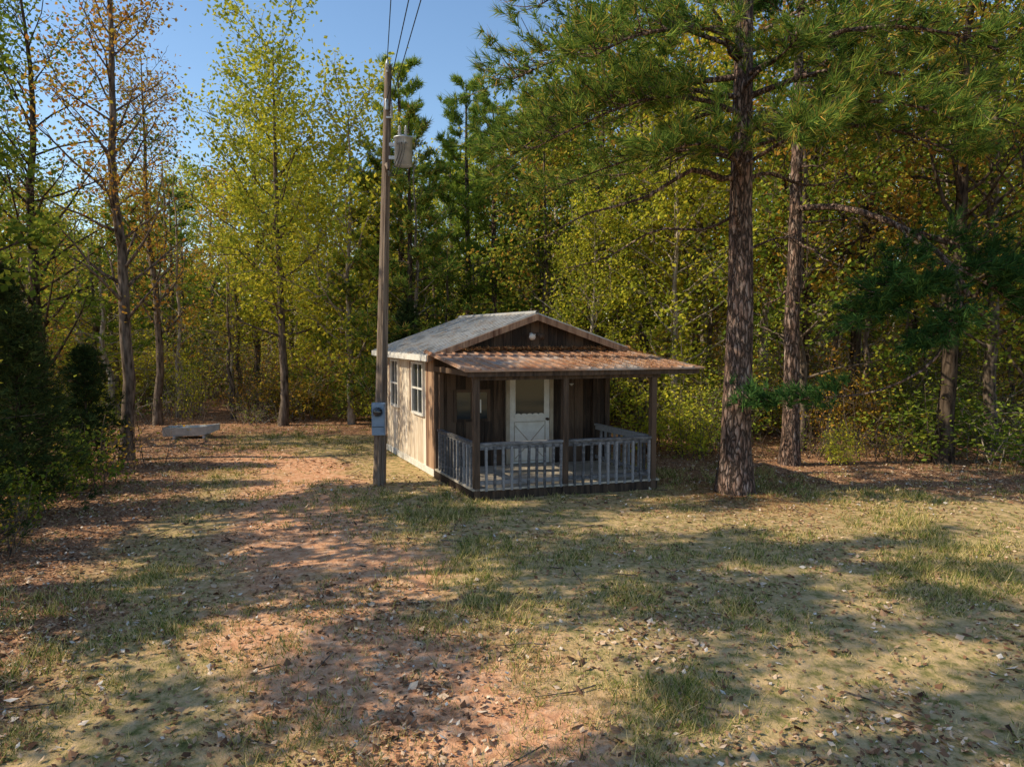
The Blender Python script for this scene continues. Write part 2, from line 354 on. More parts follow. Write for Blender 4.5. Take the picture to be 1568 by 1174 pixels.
def sm(pts,n=9):
    pts=np.array(pts,float); t=np.linspace(0,len(pts)-1,n); o=[]
    for q in t:
        i=min(int(q),len(pts)-2); f=q-i; p0=pts[max(i-1,0)];p1=pts[i];p2=pts[i+1];p3=pts[min(i+2,len(pts)-1)]
        o.append(.5*((2*p1)+(-p0+p2)*f+(2*p0-5*p1+4*p2-p3)*f*f+(-p0+3*p1-3*p2+p3)*f**3))
    return np.array(o)
def big_extra(mb,limb,r,cs,ds):
    for P,rr,ns in [([(0,0,8.4),(-1.3,-.3,8.3),(-2.8,-.6,7.9),(-4.3,-.8,7.2)],.06,48),
                    ([(0,0,7.6),(-1.2,.2,7.5),(-2.6,.1,7.1),(-4.5,0,6.3)],.06,54),
                    ([(0,0,6.9),(-1.0,-.6,7.0),(-2.2,-1.0,6.8),(-3.9,-1.1,6.0)],.05,48),
                    ([(0,0,7.2),(-1.2,-.2,7.3),(-2.8,-.5,7.0),(-4.4,-.5,5.9)],.05,46),
                    ([(0,0,9.0),(-1.2,-.8,9.3),(-2.6,-1.2,8.9),(-3.8,-1.3,8.2)],.05,40),
                    ([(0,0,7.9),(-.9,-1.2,7.9),(-2.2,-2.0,7.5),(-3.0,-2.4,7.0)],.05,34),
                    ([(0,0,6.3),(-.8,.4,6.4),(-2.0,.8,6.3),(-3.6,1.0,5.7)],.04,34),
                    ([(0,0,6.3),(1.0,-.6,6.5),(2.2,-.9,6.4),(3.4,-1,5.9)],.06,38),
                    ([(0,0,6.6),(.8,-1.2,6.7),(1.8,-1.9,6.5),(2.6,-2.2,6.1)],.05,36),
                    ([(0,0,7.2),(1.2,-.5,7.5),(2.5,-.6,7.4),(3.8,-.6,7.0)],.06,40),
                    ([(0,0,7.6),(1.0,-1.3,7.8),(2.2,-1.9,7.6),(3.2,-2.2,7.1)],.05,36),
                    ([(0,0,6.0),(.4,-1.1,6.2),(.3,-2.1,6.1),(-.2,-2.8,5.8)],.04,26),
                    ([(0,0,5.8),(-.5,-.9,6.0),(-1.2,-1.5,6.0),(-2.0,-1.9,5.7)],.04,26),
                    ([(0,0,8.0),(1.2,.4,8.5),(2.4,.6,8.6),(3.5,.7,8.2)],.05,34)]:
        limb(sm(P),rr,ns,.18)
    for P,rr in [([(0,0,5.9),(-.35,-.1,5.75),(-.9,-.2,5.9),(-1.3,-.25,5.7),(-1.9,-.3,5.35),(-2.9,-.2,5.1),(-3.6,0,4.7)],.07),
                 ([(0,0,4.8),(-.2,-.3,5.2),(-.25,-.35,5.9),(0,-.3,6.5),(.2,-.3,6.9)],.06),
                 ([(0,0,4.4),(.35,-.1,4.6),(.8,-.2,4.7),(1.4,-.1,4.5)],.035),
                 ([(0,0,5.7),(.5,.1,5.9),(1.3,.2,5.7),(2.2,.3,5.9)],.05),
                 ([(0,0,5.2),(-.6,.2,4.9),(-1.5,.3,4.9),(-2.4,.4,4.4),(-3.2,.4,4.2)],.035)]:
        pp=sm(P,12); mb.tube(pp,np.linspace(rr,.008,12),6,0)
        for j in range(9):
            sp=curve(interp(pp,r.uniform(.35,.98)),unit(pp[-1]-pp[0])+r.normal(0,.6,3),r.uniform(.4,1),4,r,.3,-.03); mb.tube(sp,[.012,.01,.007,.005,.003],3,0)
me=pine(101,15,.27,.44,3.2,28,14,22,.24,.016,[M_pbark,M_ndl],big_extra,deadl=3,tk=5)
obj('pine_tree',me,loc=(4.2,12.75,0))
def low_extra(mb,limb,r,cs,ds):
    main=sm([(0,0,5.7),(.5,-1,5.55),(1.2,-2,5.0),(1.6,-2.9,4.2),(1.75,-3.2,3.6)],10); mb.tube(main,np.linspace(.075,.035,10),7,0)
    for P,rr,ns in [([(1.2,-2,5.0),(1.9,-2.6,4.6),(2.5,-2.9,4.25),(3.1,-3,4.1)],.03,32),
                    ([(1.6,-2.9,4.2),(1.0,-3.1,3.7),(.4,-3.2,3.4),(-.2,-3.2,3.25)],.025,32),
                    ([(1.6,-2.9,4.2),(2.2,-3.1,3.8),(2.7,-3.2,3.4),(3.2,-3.2,3.3)],.025,30),
                    ([(1.2,-2,5.0),(.9,-2.8,4.5),(.5,-3.2,4.0),(.0,-3.4,3.6)],.025,28),
                    ([(1.6,-2.9,4.2),(1.9,-3.0,4.1),(2.5,-3.5,4.0),(3.0,-3.6,3.8)],.025,28),
                    ([(1.6,-2.9,4.2),(1.3,-3.2,3.9),(.9,-3.4,3.8),(.5,-3.5,3.7)],.025,28),
                    ([(1.6,-2.9,4.2),(1.5,-3.4,3.5),(1.2,-3.5,3.1),(.7,-3.4,2.85)],.025,26)]:
        limb(sm(P),rr,ns,.2)
    pp=sm([(1.6,-2.9,4.2),(1.6,-3.1,3.4),(1.2,-3.2,2.5),(.3,-3.3,2.0),(-.6,-3.3,1.85),(-2.1,-3.3,1.75)],14); mb.tube(pp,np.linspace(.035,.01,14),6,0)
    limb(pp[8:],.012,24,.35)
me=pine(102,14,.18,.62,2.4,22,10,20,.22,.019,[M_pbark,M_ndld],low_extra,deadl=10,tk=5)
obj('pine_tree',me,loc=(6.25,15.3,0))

D=[deciduous(1,11,.12,.22,2.6,44,7,38,.13,[M_bark,M_yel],sig=.24),
   deciduous(2,12,.14,.2,2.9,46,7,38,.13,[M_bark,M_grn],sig=.24),
   deciduous(3,10,.10,.15,2.4,42,7,34,.13,[M_bark,M_grn],dead=.15,sig=.24),
   deciduous(4,12,.14,.25,2.7,40,7,26,.13,[M_barkd,M_org],dead=.2,sig=.24),
   deciduous(5,9,.09,.12,2.2,42,7,32,.13,[M_barkp,M_yel],sig=.24,dead=.15)]
DS=[deciduous(11,13,.17,.22,2.7,50,8,20,.11,[M_barkd,M_org],dead=.25,up=.6,sig=.26),
    deciduous(12,13,.14,.25,2.0,42,7,20,.11,[M_bark,M_org],dead=.3,up=.7,sig=.26),
    deciduous(13,12,.13,.12,2.6,52,7,26,.11,[M_barkd,M_grn],dead=.2,up=.5,sig=.26)]
CL=[deciduous(14,13,.16,.3,2.9,24,6,56,.17,[M_barkd,M_grn],dead=.25,up=.4,sig=.16),deciduous(15,12,.15,.28,2.9,22,6,56,.17,[M_bark,M_org],dead=.2,up=.4,sig=.16)]  # tight clumps with gaps, shaped to break the sun into patches
P=[pine(21,13,.16,.25,2.5,54,9,12,.26,.03,[M_pbark,M_ndlb],tk=4),pine(23,11,.14,.1,2.6,54,9,12,.25,.03,[M_barkd,M_ndl],tk=4)]
def shrub(seed,H,spread,stems,nl,ls=.08):
    r=np.random.default_rng(seed); mb=MB(); cl=[]
    for i in range(stems):
        az=r.uniform(0,6.28); p0=(r.normal(0,spread*.35),r.normal(0,spread*.35),-.05); pp=curve(p0,(math.cos(az)*.4,math.sin(az)*.4,1),H*r.uniform(.5,1.1),5,r,.16,.03)
        mb.tube(pp,np.linspace(.014,.004,6),3,0)
        for j in range(5):
            sp=curve(interp(pp,r.uniform(.2,.98)),(*r.normal(0,.7,2),.4),H*r.uniform(.12,.35),2,r,.3,-.02); mb.tube(sp,[.007,.005,.003],3,0)
            m=int(nl*r.uniform(0,1.8)); k=r.uniform(.1,1.05,m)[:,None]
            if m: cl.append(sp[0]*(1-k)+sp[-1]*k+r.normal(0,.08*H/1.5,(m,3)))
    mb.leaves(np.concatenate(cl),ls,1,up=.3,aspect=.6,r=r)
    return mb.compact()
S=[shrub(31,2.0,1.1,20,22,.1),shrub(32,1.6,1.2,20,24,.1),shrub(33,2.6,1.3,24,6,.09),shrub(34,3.2,1.4,22,14,.1),shrub(35,1.4,1.4,30,3)]
def cedar(seed,H,spread,n,mats):
    r=np.random.default_rng(seed); mb=MB(); mb.tube(trunkpath(H,r,wob=.01),np.linspace(.07,.01,14),6,0); cs=[];ds=[]
    for i in range(n):
        t=.04+.93*i/n; az=i*2.4; L=spread*(1-t)**.7*r.uniform(.6,1.2)+.1; pp=curve((0,0,t*H),(math.cos(az),math.sin(az),.35),L,4,r,.15,.05); mb.tube(pp,np.linspace(.015,.004,5),3,0)
        for j in range(18):
            u=r.uniform(.2,1); cs.append(interp(pp,min(u,.999))+r.normal(0,.1,3)); ds.append(unit((math.cos(az)+r.normal(0,.6),math.sin(az)+r.normal(0,.6),.4)))
    mb.needles(np.array(cs),np.array(ds),14,.14,.018,1,.8,r)
    return mb.mesh('cedar_%d'%seed,mats)
CE=[cedar(41,3.4,1.2,90,[M_barkd,M_ced]),cedar(42,5.0,1.4,110,[M_barkd,M_ced])]

def gz(x,y): return float(height(np.array(float(x)),np.array(float(y))))-.02
def put(name,me,x,y,s=1,rot=0,parent=None,sz=None):
    return obj(name,me,parent,(x,y,gz(x,y)),rot,(s,s,sz if sz else s))
near=[('oak_tree',DS[1],-9.1,16.0,1.0,.3),('oak_tree',DS[2],-12.0,17.4,1.05,2.0),
 ('maple_tree',DS[1],-11.6,22.3,.9,1.0),
 ('sycamore_tree',D[0],-7.4,22.0,1.08,1.3),('sycamore_tree',D[4],-5.3,22.5,1.15,2.2),('sycamore_tree',D[0],-9.6,26,1.0,4.3),
 ('pine_tree',P[0],-3.9,24.5,.95,.4),('pine_tree',P[0],-1.6,25.5,.93,1.9),('pine_tree',P[1],-3.1,21.0,.85,3.2),('pine_tree',P[1],-4.4,23,.8,5.2),('pine_tree',P[0],-.6,23.5,.82,2.4),('pine_tree',P[1],1.0,25,1.0,1.2),
 ('maple_tree',D[2],.9,21.5,.95,3.0),('oak_tree',D[1],2.6,22.5,1.1,.9),('maple_tree',D[4],4.6,19.5,1.05,.2),('oak_tree',D[3],8.1,19.0,1.1,2.1),
 ('oak_tree',DS[0],9.9,15.6,1.05,1.2),('oak_tree',D[1],12.2,17.3,1.1,3.0),('oak_tree',DS[2],11.2,14.2,1.0,.5),('maple_tree',D[2],7.4,17.4,1.0,.7),
 ('maple_tree',D[0],5.9,22.0,1.2,4.9),('oak_tree',D[3],10.2,20.5,1.15,4),('maple_tree',D[4],2.3,19.6,.7,1.7),
 ('cedar_tree',CE[0],-8.1,11.2,1.0,0),('cedar_tree',CE[1],-9.6,12.8,.8,2),('cedar_tree',CE[0],-7.5,9.0,.85,4),('cedar_tree',CE[1],-10.8,14.6,.9,1),('cedar_tree',CE[0],-9.3,14.9,.8,1.5),
 ('cedar_tree',CE[1],-3.0,19.8,.8,1),
 # left woodland edge: mostly unseen oaks, added and clumped to cast dappled shade
 ('oak_tree',CL[0],-9.6,10.8,.9,1.0),('oak_tree',CL[1],-13.2,9.8,1.0,2.5),('oak_tree',CL[1],-9.2,7.2,.95,5.0),('oak_tree',CL[0],-12.4,5.8,1.05,.5),
 ('oak_tree',CL[1],-7.8,3.6,.9,4.0),('oak_tree',CL[0],-10.8,2.4,1.0,2.2),('oak_tree',CL[0],-6.3,-.6,1.0,3.0),('oak_tree',DS[2],-14.5,18.5,1.0,3.0)]
for nm,me,x,y,s,ro in near: put(nm,me,x,y,s,ro)

# distant mass: one mesh
FD=[deciduous(51,11,.12,.2,2.7,36,6,18,.19,None,sig=.27,raw=True),deciduous(52,12,.13,.25,2.9,38,6,17,.19,None,sig=.27,raw=True,dead=.15),deciduous(53,11,.11,.3,2.4,34,6,13,.18,None,sig=.27,raw=True,dead=.3),pine(54,12,.14,.25,2.4,44,7,9,.3,.05,None,tk=3,deadl=4,raw=True)]
FB=deciduous(55,9,.07,.3,1.5,20,3,1,.12,None,raw=True,dead=.5)
r=np.random.default_rng(55)
pts=[(a[2],a[3]) for a in near]+[(4.2,12.75),(6.25,15.3)]
def elevmax(x,y):
    q=x/max(y,1)
    if q<-.75: return 22
    if q<-.44: return 13
    if q<0.02: return 16
    if q<.12: return 23
    return 28
big=MB(); cnt=0
for tries in range(6000):
    y=r.uniform(16,58); x=r.uniform(-1,1)*(6+.9*y)
    if y<20 and x<8: continue
    if x<-8 and y<22: continue
    if x<0 and y<22.5 and pdist(np.array(x),np.array(y))<4.2: continue
    md=2.3 if y<32 else 3.2
    if min((x-a)**2+(y-b)**2 for a,b in pts)<md*md: continue
    pts.append((x,y)); k=r.choice([0,0,1,1,2,3])
    H=min(2.95+y*math.tan(R(elevmax(x,y)))*r.uniform(.6,1.0),16); s=max(H/12.0,.4); w=max(s,.8)
    lm=6 if k==3 else r.choice([3,3,4,4,5])
    big.stamp(FD[k],x,y,gz(x,y),r.uniform(0,6.28),w,s,[r.choice([0,1,2]),lm]); cnt+=1
    if cnt>125: break
for i in range(100):
    y=r.uniform(17,34); x=r.uniform(-1,1)*(4+.85*y)
    if y<20 and x<4: continue
    if x<0 and y<22.5 and pdist(np.array(x),np.array(y))<4: continue
    big.stamp(FB,x,y,gz(x,y),r.uniform(0,6.28),r.uniform(.8,1.6),r.uniform(.5,1.2),[r.choice([0,0,2]),r.choice([3,4])])
obj('distant_trees',big.mesh('distant_trees',[M_bark,M_barkd,M_barkp,F_yel,F_grn,F_org,F_ndl]))
brush=MB(); c2=0
def addb(x,y,ks,smax=1.4,zs=1.3):
    brush.stamp(S[r.choice(ks)],x,y,gz(x,y),r.uniform(0,6.28),r.uniform(.7,smax),r.uniform(.5,zs),[r.choice([0,1]),r.choice([2,3,3,4])])
for tries in range(6000):
    y=r.uniform(13,32); x=r.uniform(-1,1)*(5+.9*y)
    if y<18.5 and -10.5<x<6.5: continue
    if y<14.8 and x>0: continue
    if x<0 and y<22 and pdist(np.array(x),np.array(y))<3.2+r.uniform(0,1): continue
    if -3<x<3.5 and y<19.5: continue
    addb(x,y,[0,0,1,2,2,3,3,4]); c2+=1
    if c2>160: break
for i in range(110):
    y=r.uniform(24,40); x=r.uniform(-.95,.95)*y; addb(x,y,[2,3,3,0],2.2,1.6)
obj('understory_brush',brush.mesh('understory_brush',[M_bark,M_barkp,F_yel,F_grn,F_org]))
sh=[s_.mesh('shrub',[M_bark,m_]) for s_,m_ in zip(S,(F_yel,F_grn,F_org,F_grn,F_org))]
for x,y,k,s in [(7.4,15.4,0,.5),(5.2,16.6,3,.8),(3.6,17.2,0,1.1),(4.3,16.2,0,.8),(8.9,15.9,4,.8),(-8.6,14.5,4,1),(-8.4,12.6,1,.9),(-7.9,10.5,1,.7),(-7.2,9.0,4,.7),(-11.6,18.8,1,.8),(-7.0,8.0,4,.7),(-9.2,11.0,3,1.0)]:
    put('shrub',sh[k],x,y,s,x)
mb=MB(); m=34000; ang=r.uniform(-1.0,1.0,m); rad=r.uniform(56,76,m); z=r.uniform(0,1,m)**1.2
top=8+3.0*fnoise(ang*30,rad*.02,1.0)
c=np.stack([np.sin(ang)*rad,np.cos(ang)*rad,z*top+1.5],-1); mb.leaves(c,.9,0,up=.2,aspect=.7,r=r)
obj('distant_forest',mb.mesh('distant_forest',[F_grn]))

# ------------------------------------------------------------------ cabin
M_dark=noisemat('wood_dark_brown',(0.03,0.019,0.013),(0.125,0.078,0.05),(14,14,1.5),.75,.35,island=.5,rot=0.27)
M_tan=noisemat('wood_pale_siding',(0.54,0.42,0.30),(0.82,0.72,0.59),(14,14,1.2),.8,.3,island=.3)
M_stain=noisemat('wood_stained_siding',(0.13,0.06,0.035),(0.46,0.29,0.18),(9,9,.9),.8,.3,island=.4)
M_grey=noisemat('wood_weathered_grey',(0.09,0.085,0.085),(0.29,0.28,0.28),(6,30,20),.85,.3,island=.45)
M_deck=noisemat('deck_boards',(0.30,0.26,0.20),(0.60,0.52,0.42),(5,30,5),.85,.3,island=.3)
M_roof=noisemat('roof_metal',(0.28,0.27,0.26),(0.52,0.51,0.50),(2,2,2),.42,.05,c3=(0.38,0.31,0.25),metal=.35,spec=.5)
M_rust=noisemat('roof_rusty_metal',(0.46,0.43,0.41),(0.48,0.29,0.19),(1.6,1.6,2),.5,.1,c3=(0.30,0.12,0.06),metal=.2,spec=.4,detail=6)
M_white=noisemat('paint_white',(0.66,0.62,0.55),(0.82,0.79,0.73),(5,5,5),.5,.05)
M_trim=noisemat('trim_tan',(0.30,0.24,0.17),(0.50,0.42,0.32),(8,8,2),.7,.1)
def glassm():
    m,nt,out=newmat('window_glass'); p=N(nt,'ShaderNodeBsdfPrincipled'); p.inputs['Base Color'].default_value=(.03,.035,.04,1); p.inputs['Roughness'].default_value=.06; p.inputs['Specular IOR Level'].default_value=.8
    nt.links.new(p.outputs[0],out.inputs[0]); return m
M_glass=glassm()
cab=empty('wooden_cabin',C3(1.9,1.9,0))
def cpart(name,mb,mats):
    o=obj(name,mb.mesh(name,mats)); o.parent=cab
    o.location=(-cab.location[0],-cab.location[1],0); return o
def cbox(mb,a0,a1,b0,b1,z0,z1,mat=0):
    mb.hexa([C3(a0,b0,z0),C3(a1,b0,z0),C3(a1,b1,z0),C3(a0,b1,z0),C3(a0,b0,z1),C3(a1,b0,z1),C3(a1,b1,z1),C3(a0,b1,z1)],mat)
W=3.76; DEP=3.93; AR=2.0
def zr(a):
    return 2.50+(3.34-2.5)*(a+.28)/2.28 if a<=AR else 2.62+(3.34-2.62)*(4.05-a)/2.05
r=np.random.default_rng(77)
mb=MB()
edges=[]; a=0
while a<W-.05: edges.append(a); a+=.2
edges.append(W); edges=sorted(set([e for e in edges if abs(e-AR)>.05]+[AR]))
for a0,a1 in zip(edges[:-1],edges[1:]):
    q0,q1=a0+.004,a1-.004; off=r.uniform(-.004,.004)
    for b0,b1 in ((-.02+off,.05),(DEP-.05,DEP+.02+off)):
        mb.hexa([C3(q0,b0,.12),C3(q1,b0,.12),C3(q1,b1,.12),C3(q0,b1,.12),C3(q0,b0,zr(q0)-.01),C3(q1,b0,zr(q1)-.01),C3(q1,b1,zr(q1)-.01),C3(q0,b1,zr(q0)-.01)],0)
cbox(mb,.01,W-.01,.01,.045,.1,2.4,0)
cpart('front_and_back_walls',mb,[M_dark])
mb=MB(); b=0.055
while b<DEP-.06:
    b1=min(b+.2,DEP-.055); st=0 if b>.5 else 1
    cbox(mb,-.02+r.uniform(-.003,.003),.04,b+.004,b1-.004,.12,zr(0)-.02,st)
    cbox(mb,W-.04,W+.02,b+.004,b1-.004,.12,zr(W)-.02,2); b+=.2
cbox(mb,.0,.03,.06,DEP-.06,.1,2.5,0)
cpart('side_walls',mb,[M_tan,M_stain,M_dark])
mb=MB(); cbox(mb,-.045,.07,-.045,.045,.1,2.5,0); cbox(mb,W-.06,W+.045,-.045,.045,.1,2.55,0); cbox(mb,-.042,-.022,.08,DEP,.0,.14,1); cbox(mb,.02,W,.0,DEP-.02,0,.1,0)
cpart('corner_boards',mb,[M_dark,M_white])
def slab(mb,p,t,mat=0):
    p=[np.array(q,float) for q in p]; mb.hexa([tuple(q) for q in p]+[tuple(q+np.array([0,0,t])) for q in p],mat)
mb=MB(); B0,B1=-.32,4.2
slab(mb,[C3(-.28,B0,zr(-.28)),C3(AR,B0,zr(AR)),C3(AR,B1,zr(AR)),C3(-.28,B1,zr(-.28))],.045)
slab(mb,[C3(AR,B0,zr(AR)),C3(4.05,B0,zr(4.05)),C3(4.05,B1,zr(4.05)),C3(AR,B1,zr(AR))],.045)
b=B0+.02
while b<B1:
    for s0,s1 in ((-.28,AR),(AR,4.05)):
        slab(mb,[C3(s0,b,zr(s0)+.047),C3(s1,b,zr(s1)+.047),C3(s1,b+.035,zr(s1)+.047),C3(s0,b+.035,zr(s0)+.047)],.018)
    b+=.228
mb.tube([C3(AR,B0-.01,zr(AR)+.05),C3(AR,B1+.01,zr(AR)+.05)],[.05,.05],8)
cpart('main_roof',mb,[M_roof])
mb=MB()
for s0,s1 in ((-.29,AR),(AR,4.06)):
    z0,z1=zr(s0),zr(s1)
    mb.hexa([C3(s0,B0-.03,z0-.10),C3(s1,B0-.03,z1-.10),C3(s1,B0-.002,z1-.10),C3(s0,B0-.002,z0-.10),C3(s0,B0-.03,z0+.03),C3(s1,B0-.03,z1+.03),C3(s1,B0-.002,z1+.03),C3(s0,B0-.002,z0+.03)],0)
cbox(mb,-.31,-.283,B0,B1,zr(-.28)-.09,zr(-.28)+.035,1)
cbox(mb,4.053,4.08,B0,B1,zr(4.05)-.09,zr(4.05)+.035,0)
cpart('fascia',mb,[M_stain,M_white])
mb=MB(); zf,zb=2.30,2.58; bf,bb=-2.38,-.03
def pz(b): return zb+(zf-zb)*(bb-b)/(bb-bf)
slab(mb,[C3(-.27,bf,zf),C3(4.36,bf,zf),C3(4.25,bb,zb),C3(-.27,bb,zb)],.03)
a=-.25
while a<4.3:
    slab(mb,[C3(a,bf-.005,zf+.032),C3(a+.04,bf-.005,zf+.032),C3(a*.976+.035,bb,zb+.032),C3(a*.976,bb,zb+.032)],.024); a+=.228
cpart('porch_roof',mb,[M_rust])
mb=MB(); cbox(mb,-.2,4.28,bf+.06,bf+.1,zf-.09,zf-.004,0); cbox(mb,-.06,3.55,-2.2,-2.1,2.14,2.262,0); cbox(mb,-.06,.03,-2.1,-.05,2.2,2.30,0); cbox(mb,3.4,3.5,-2.1,-.05,2.2,2.30,0)
for a in np.arange(.4,4.2,.6): mb.hexa([C3(a,bf+.1,zf-.1),C3(a+.04,bf+.1,zf-.1),C3(a+.04,bb,zb-.1),C3(a,bb,zb-.1),C3(a,bf+.1,zf-.005),C3(a+.04,bf+.1,zf-.005),C3(a+.04,bb,zb-.005),C3(a,bb,zb-.005)],0)
cpart('porch_beams',mb,[M_dark])
mb=MB(); m=6500; aa=r.uniform(0,1,m)**.7*4.5-.2; bb_=r.uniform(bf+.02,bb,m); kp=(r.uniform(0,1,m)<np.clip(-.05+.7*ss(.6,2.6,aa)+.9*fnoise(aa,bb_,2.2),0,1)); aa,bb_=aa[kp],bb_[kp]
c=np.array([C3(p,q,pz(q)+.05+r.uniform(0,.015)) for p,q in zip(aa,bb_)]); mb.leaves(c,.10,0,up=2,aspect=.12,r=r)
m=500; aa=r.uniform(-.2,4,m); b3=r.uniform(B0,4,m); c=np.array([C3(p,q,zr(p)+.065) for p,q in zip(aa,b3)]); mb.leaves(c,.06,1,up=3,aspect=.4,r=r)
m=1800; aa=r.uniform(.3,4.2,m)**1; c=np.array([C3(p,bb-.05-abs(r.normal(0,.12)),zb+.05+r.uniform(0,.06)) for p in aa]); mb.leaves(c,.14,0,up=.8,aspect=.12,r=r)
cpart('roof_leaf_debris',mb,[M_rneed,M_lit])
mb=MB(); b=-2.2
while b<-.1:
    cbox(mb,-.08,3.55,b,b+.135,.17,.205,0); b+=.141
cbox(mb,-.07,3.53,-2.17,-2.12,-.02,.168,1); cbox(mb,-.07,-.02,-2.12,0,0,.168,1); cbox(mb,3.48,3.53,-2.12,0,0,.168,1)
cpart('porch_deck',mb,[M_deck,M_dark])
mb=MB()
for a in (0,1.66,3.43): cbox(mb,a-.05,a+.05,-2.2,-2.1,.0,2.14,0)
cbox(mb,.02,.1,-.14,-.05,.2,2.22,0); cbox(mb,3.36,3.44,-.14,-.05,.2,2.22,0)
cpart('porch_posts',mb,[M_dark])
mb=MB()
for s0,s1 in ((.052,1.608),(1.712,3.378)):
    cbox(mb,s0,s1,-2.205,-2.115,.985,1.025,0); cbox(mb,s0,s1,-2.175,-2.135,.90,.983,0); cbox(mb,s0,s1,-2.175,-2.135,.27,.34,0)
    nb_=10
    for i in range(nb_):
        a=s0+(s1-s0)*(i+.6)/nb_; j=r.normal(0,.008); mb.hexa([C3(a,-2.215,.16),C3(a+.04,-2.215,.16),C3(a+.04,-2.178,.16),C3(a,-2.178,.16),C3(a+j,-2.215,.95),C3(a+.04+j,-2.215,.95),C3(a+.04+j,-2.178,.95),C3(a+j,-2.178,.95)],0)
for a in (-.0,3.43):
    s=-1 if a<1 else 1
    cbox(mb,a-.045,a+.045,-2.098,-.145,.985,1.025,0); cbox(mb,a-.02,a+.02,-2.098,-.145,.90,.983,0); cbox(mb,a-.02,a+.02,-2.098,-.145,.27,.34,0)
    for i in range(11):
        b=-2.02+i*.172; x0=a-.06 if s<0 else a+.022; cbox(mb,x0,x0+.037,b,b+.04,.14,.95,0)
cpart('porch_railing',mb,[M_grey])
mb=MB(); d0,d1=1.53,2.41
cbox(mb,d0,d1,-.045,-.026,.21,2.2,0)
cbox(mb,d0-.08,d0-.002,-.07,-.026,.21,2.28,1); cbox(mb,d1+.002,d1+.08,-.07,-.026,.21,2.28,1); cbox(mb,d0,d1,-.07,-.026,2.202,2.28,1)
cbox(mb,d0+.12,d1-.12,-.049,-.046,1.22,2.08,2)
for q in ((d0+.10,d0+.122),(d1-.122,d1-.10)): cbox(mb,q[0],q[1],-.062,-.046,1.2,2.1,0)
cbox(mb,d0+.10,d1-.10,-.064,-.047,2.08,2.10,0); cbox(mb,d0+.10,d1-.10,-.064,-.047,1.19,1.22,0)
for zc,sg in ((2.08,-1),(1.22,1)):
    w_=(d1-d0-.245)/5
    for i in range(5):
        x0=d0+.123+i*w_
        vs=[C3(x0,-.053,zc),C3(x0+w_,-.053,zc)]+[C3(x0+w_/2+w_/2*math.cos(t),-.053,zc+sg*(.03+.03*math.sin(t))) for t in np.linspace(0,math.pi,7)]
        mb.add(vs,[list(range(len(vs)))],0)
def bar(mb,p,q,w,b,mat):
    p=np.array(p);q=np.array(q); d=(q-p)/np.linalg.norm(q-p); nrm=np.array([-d[1],d[0]])*w/2
    c=[p+nrm,p-nrm,q-nrm,q+nrm]; mb.hexa([C3(k[0],b,k[1]) for k in c]+[C3(k[0],b-.006,k[1]) for k in c],mat)
xm=(d0+d1)/2
for p_,q_ in (((d0+.12,1.02),(xm,.66)),((d1-.12,1.02),(xm,.66)),((d0+.12,.32),(xm,.655)),((d1-.12,.32),(xm,.655))): bar(mb,p_,q_,.016,-.047,1)
for p_,q_ in (((d0+.1,1.1),(d1-.1,1.1)),((d0+.1,.27),(d1-.1,.27)),((d0+.1,.27),(d0+.1,1.1)),((d1-.1,.27),(d1-.1,1.1))): bar(mb,p_,q_,.012,-.054,1)
mb.tube([C3(d1-.06,-.045,1.15),C3(d1-.06,-.11,1.15)],[.028,.03],10,3); mb.tube([C3(d1-.06,-.1,1.15),C3(d1-.06,-.112,1.15)],[.03,.001],10,3)
cpart('front_door',mb,[M_white,M_trim,M_glass,M_dark])
mb=MB()
for b0,b1 in ((.75,1.5),(2.7,3.3)):
    z0,z1=1.24,2.3
    cbox(mb,-.034,-.024,b0,b1,z0,z1,1)
    cbox(mb,-.075,-.024,b0-.05,b0,z0-.05,z1+.05,0);cbox(mb,-.075,-.024,b1,b1+.05,z0-.05,z1+.05,0)
    cbox(mb,-.075,-.024,b0,b1,z1,z1+.05,0);cbox(mb,-.085,-.024,b0,b1,z0-.05,z0,0)
    cbox(mb,-.06,-.036,b0,b1,(z0+z1)/2-.02,(z0+z1)/2+.02,0); cbox(mb,-.05,-.036,(b0+b1)/2-.012,(b0+b1)/2+.012,z0,(z0+z1)/2-.021,0); cbox(mb,-.05,-.036,(b0+b1)/2-.012,(b0+b1)/2+.012,(z0+z1)/2+.021,z1,0)
    cbox(mb,-.042,-.024,b1+.055,b1+.26,z0-.03,z1+.03,2)
cpart('side_windows',mb,[M_white,M_glass,M_stain])
mb=MB(); cbox(mb,.4,1.05,-.035,-.026,1.2,1.75,1); cbox(mb,.34,.4,-.055,-.026,1.14,1.81,0);cbox(mb,1.05,1.11,-.055,-.026,1.14,1.81,0);cbox(mb,.4,1.05,-.055,-.026,1.75,1.81,0);cbox(mb,.4,1.05,-.055,-.026,1.14,1.2,0); cbox(mb,.7,.73,-.05,-.036,1.2,1.75,0)
cbox(mb,.78,.92,-.045,-.036,1.32,1.6,2)  # white plate painting a bright reflection on the dark pane
cpart('front_window',mb,[M_dark,M_glass,M_white])
mb=MB(); cx=2.02
mb.tube([C3(cx,-.03,2.93),C3(cx,-.09,2.93)],[.06,.05],12,0)
for s,mm in ((-.11,0),(.11,1)):
    mb.tube([C3(cx,-.08,2.93),C3(cx+s*.6,-.12,2.95)],[.015,.015],6,0)
    mb.tube([C3(cx+s*.6,-.12,2.96),C3(cx+s*.8,-.2,2.93),C3(cx+s,-.3,2.89),C3(cx+s,-.305,2.888)],[.03,.045,.07,.001],12,mm)
cpart('floodlights',mb,[M_white,M_dark])
mb=MB(); mb.tube([C3(2.85,-.03,2.1),C3(2.85,-.12,2.12),C3(2.85,-.16,2.05),C3(2.85,-.16,1.9)],[.02,.02,.05,.06],10,0); mb.tube([C3(2.85,-.16,1.9),C3(2.85,-.16,1.86)],[.055,.01],10,1)
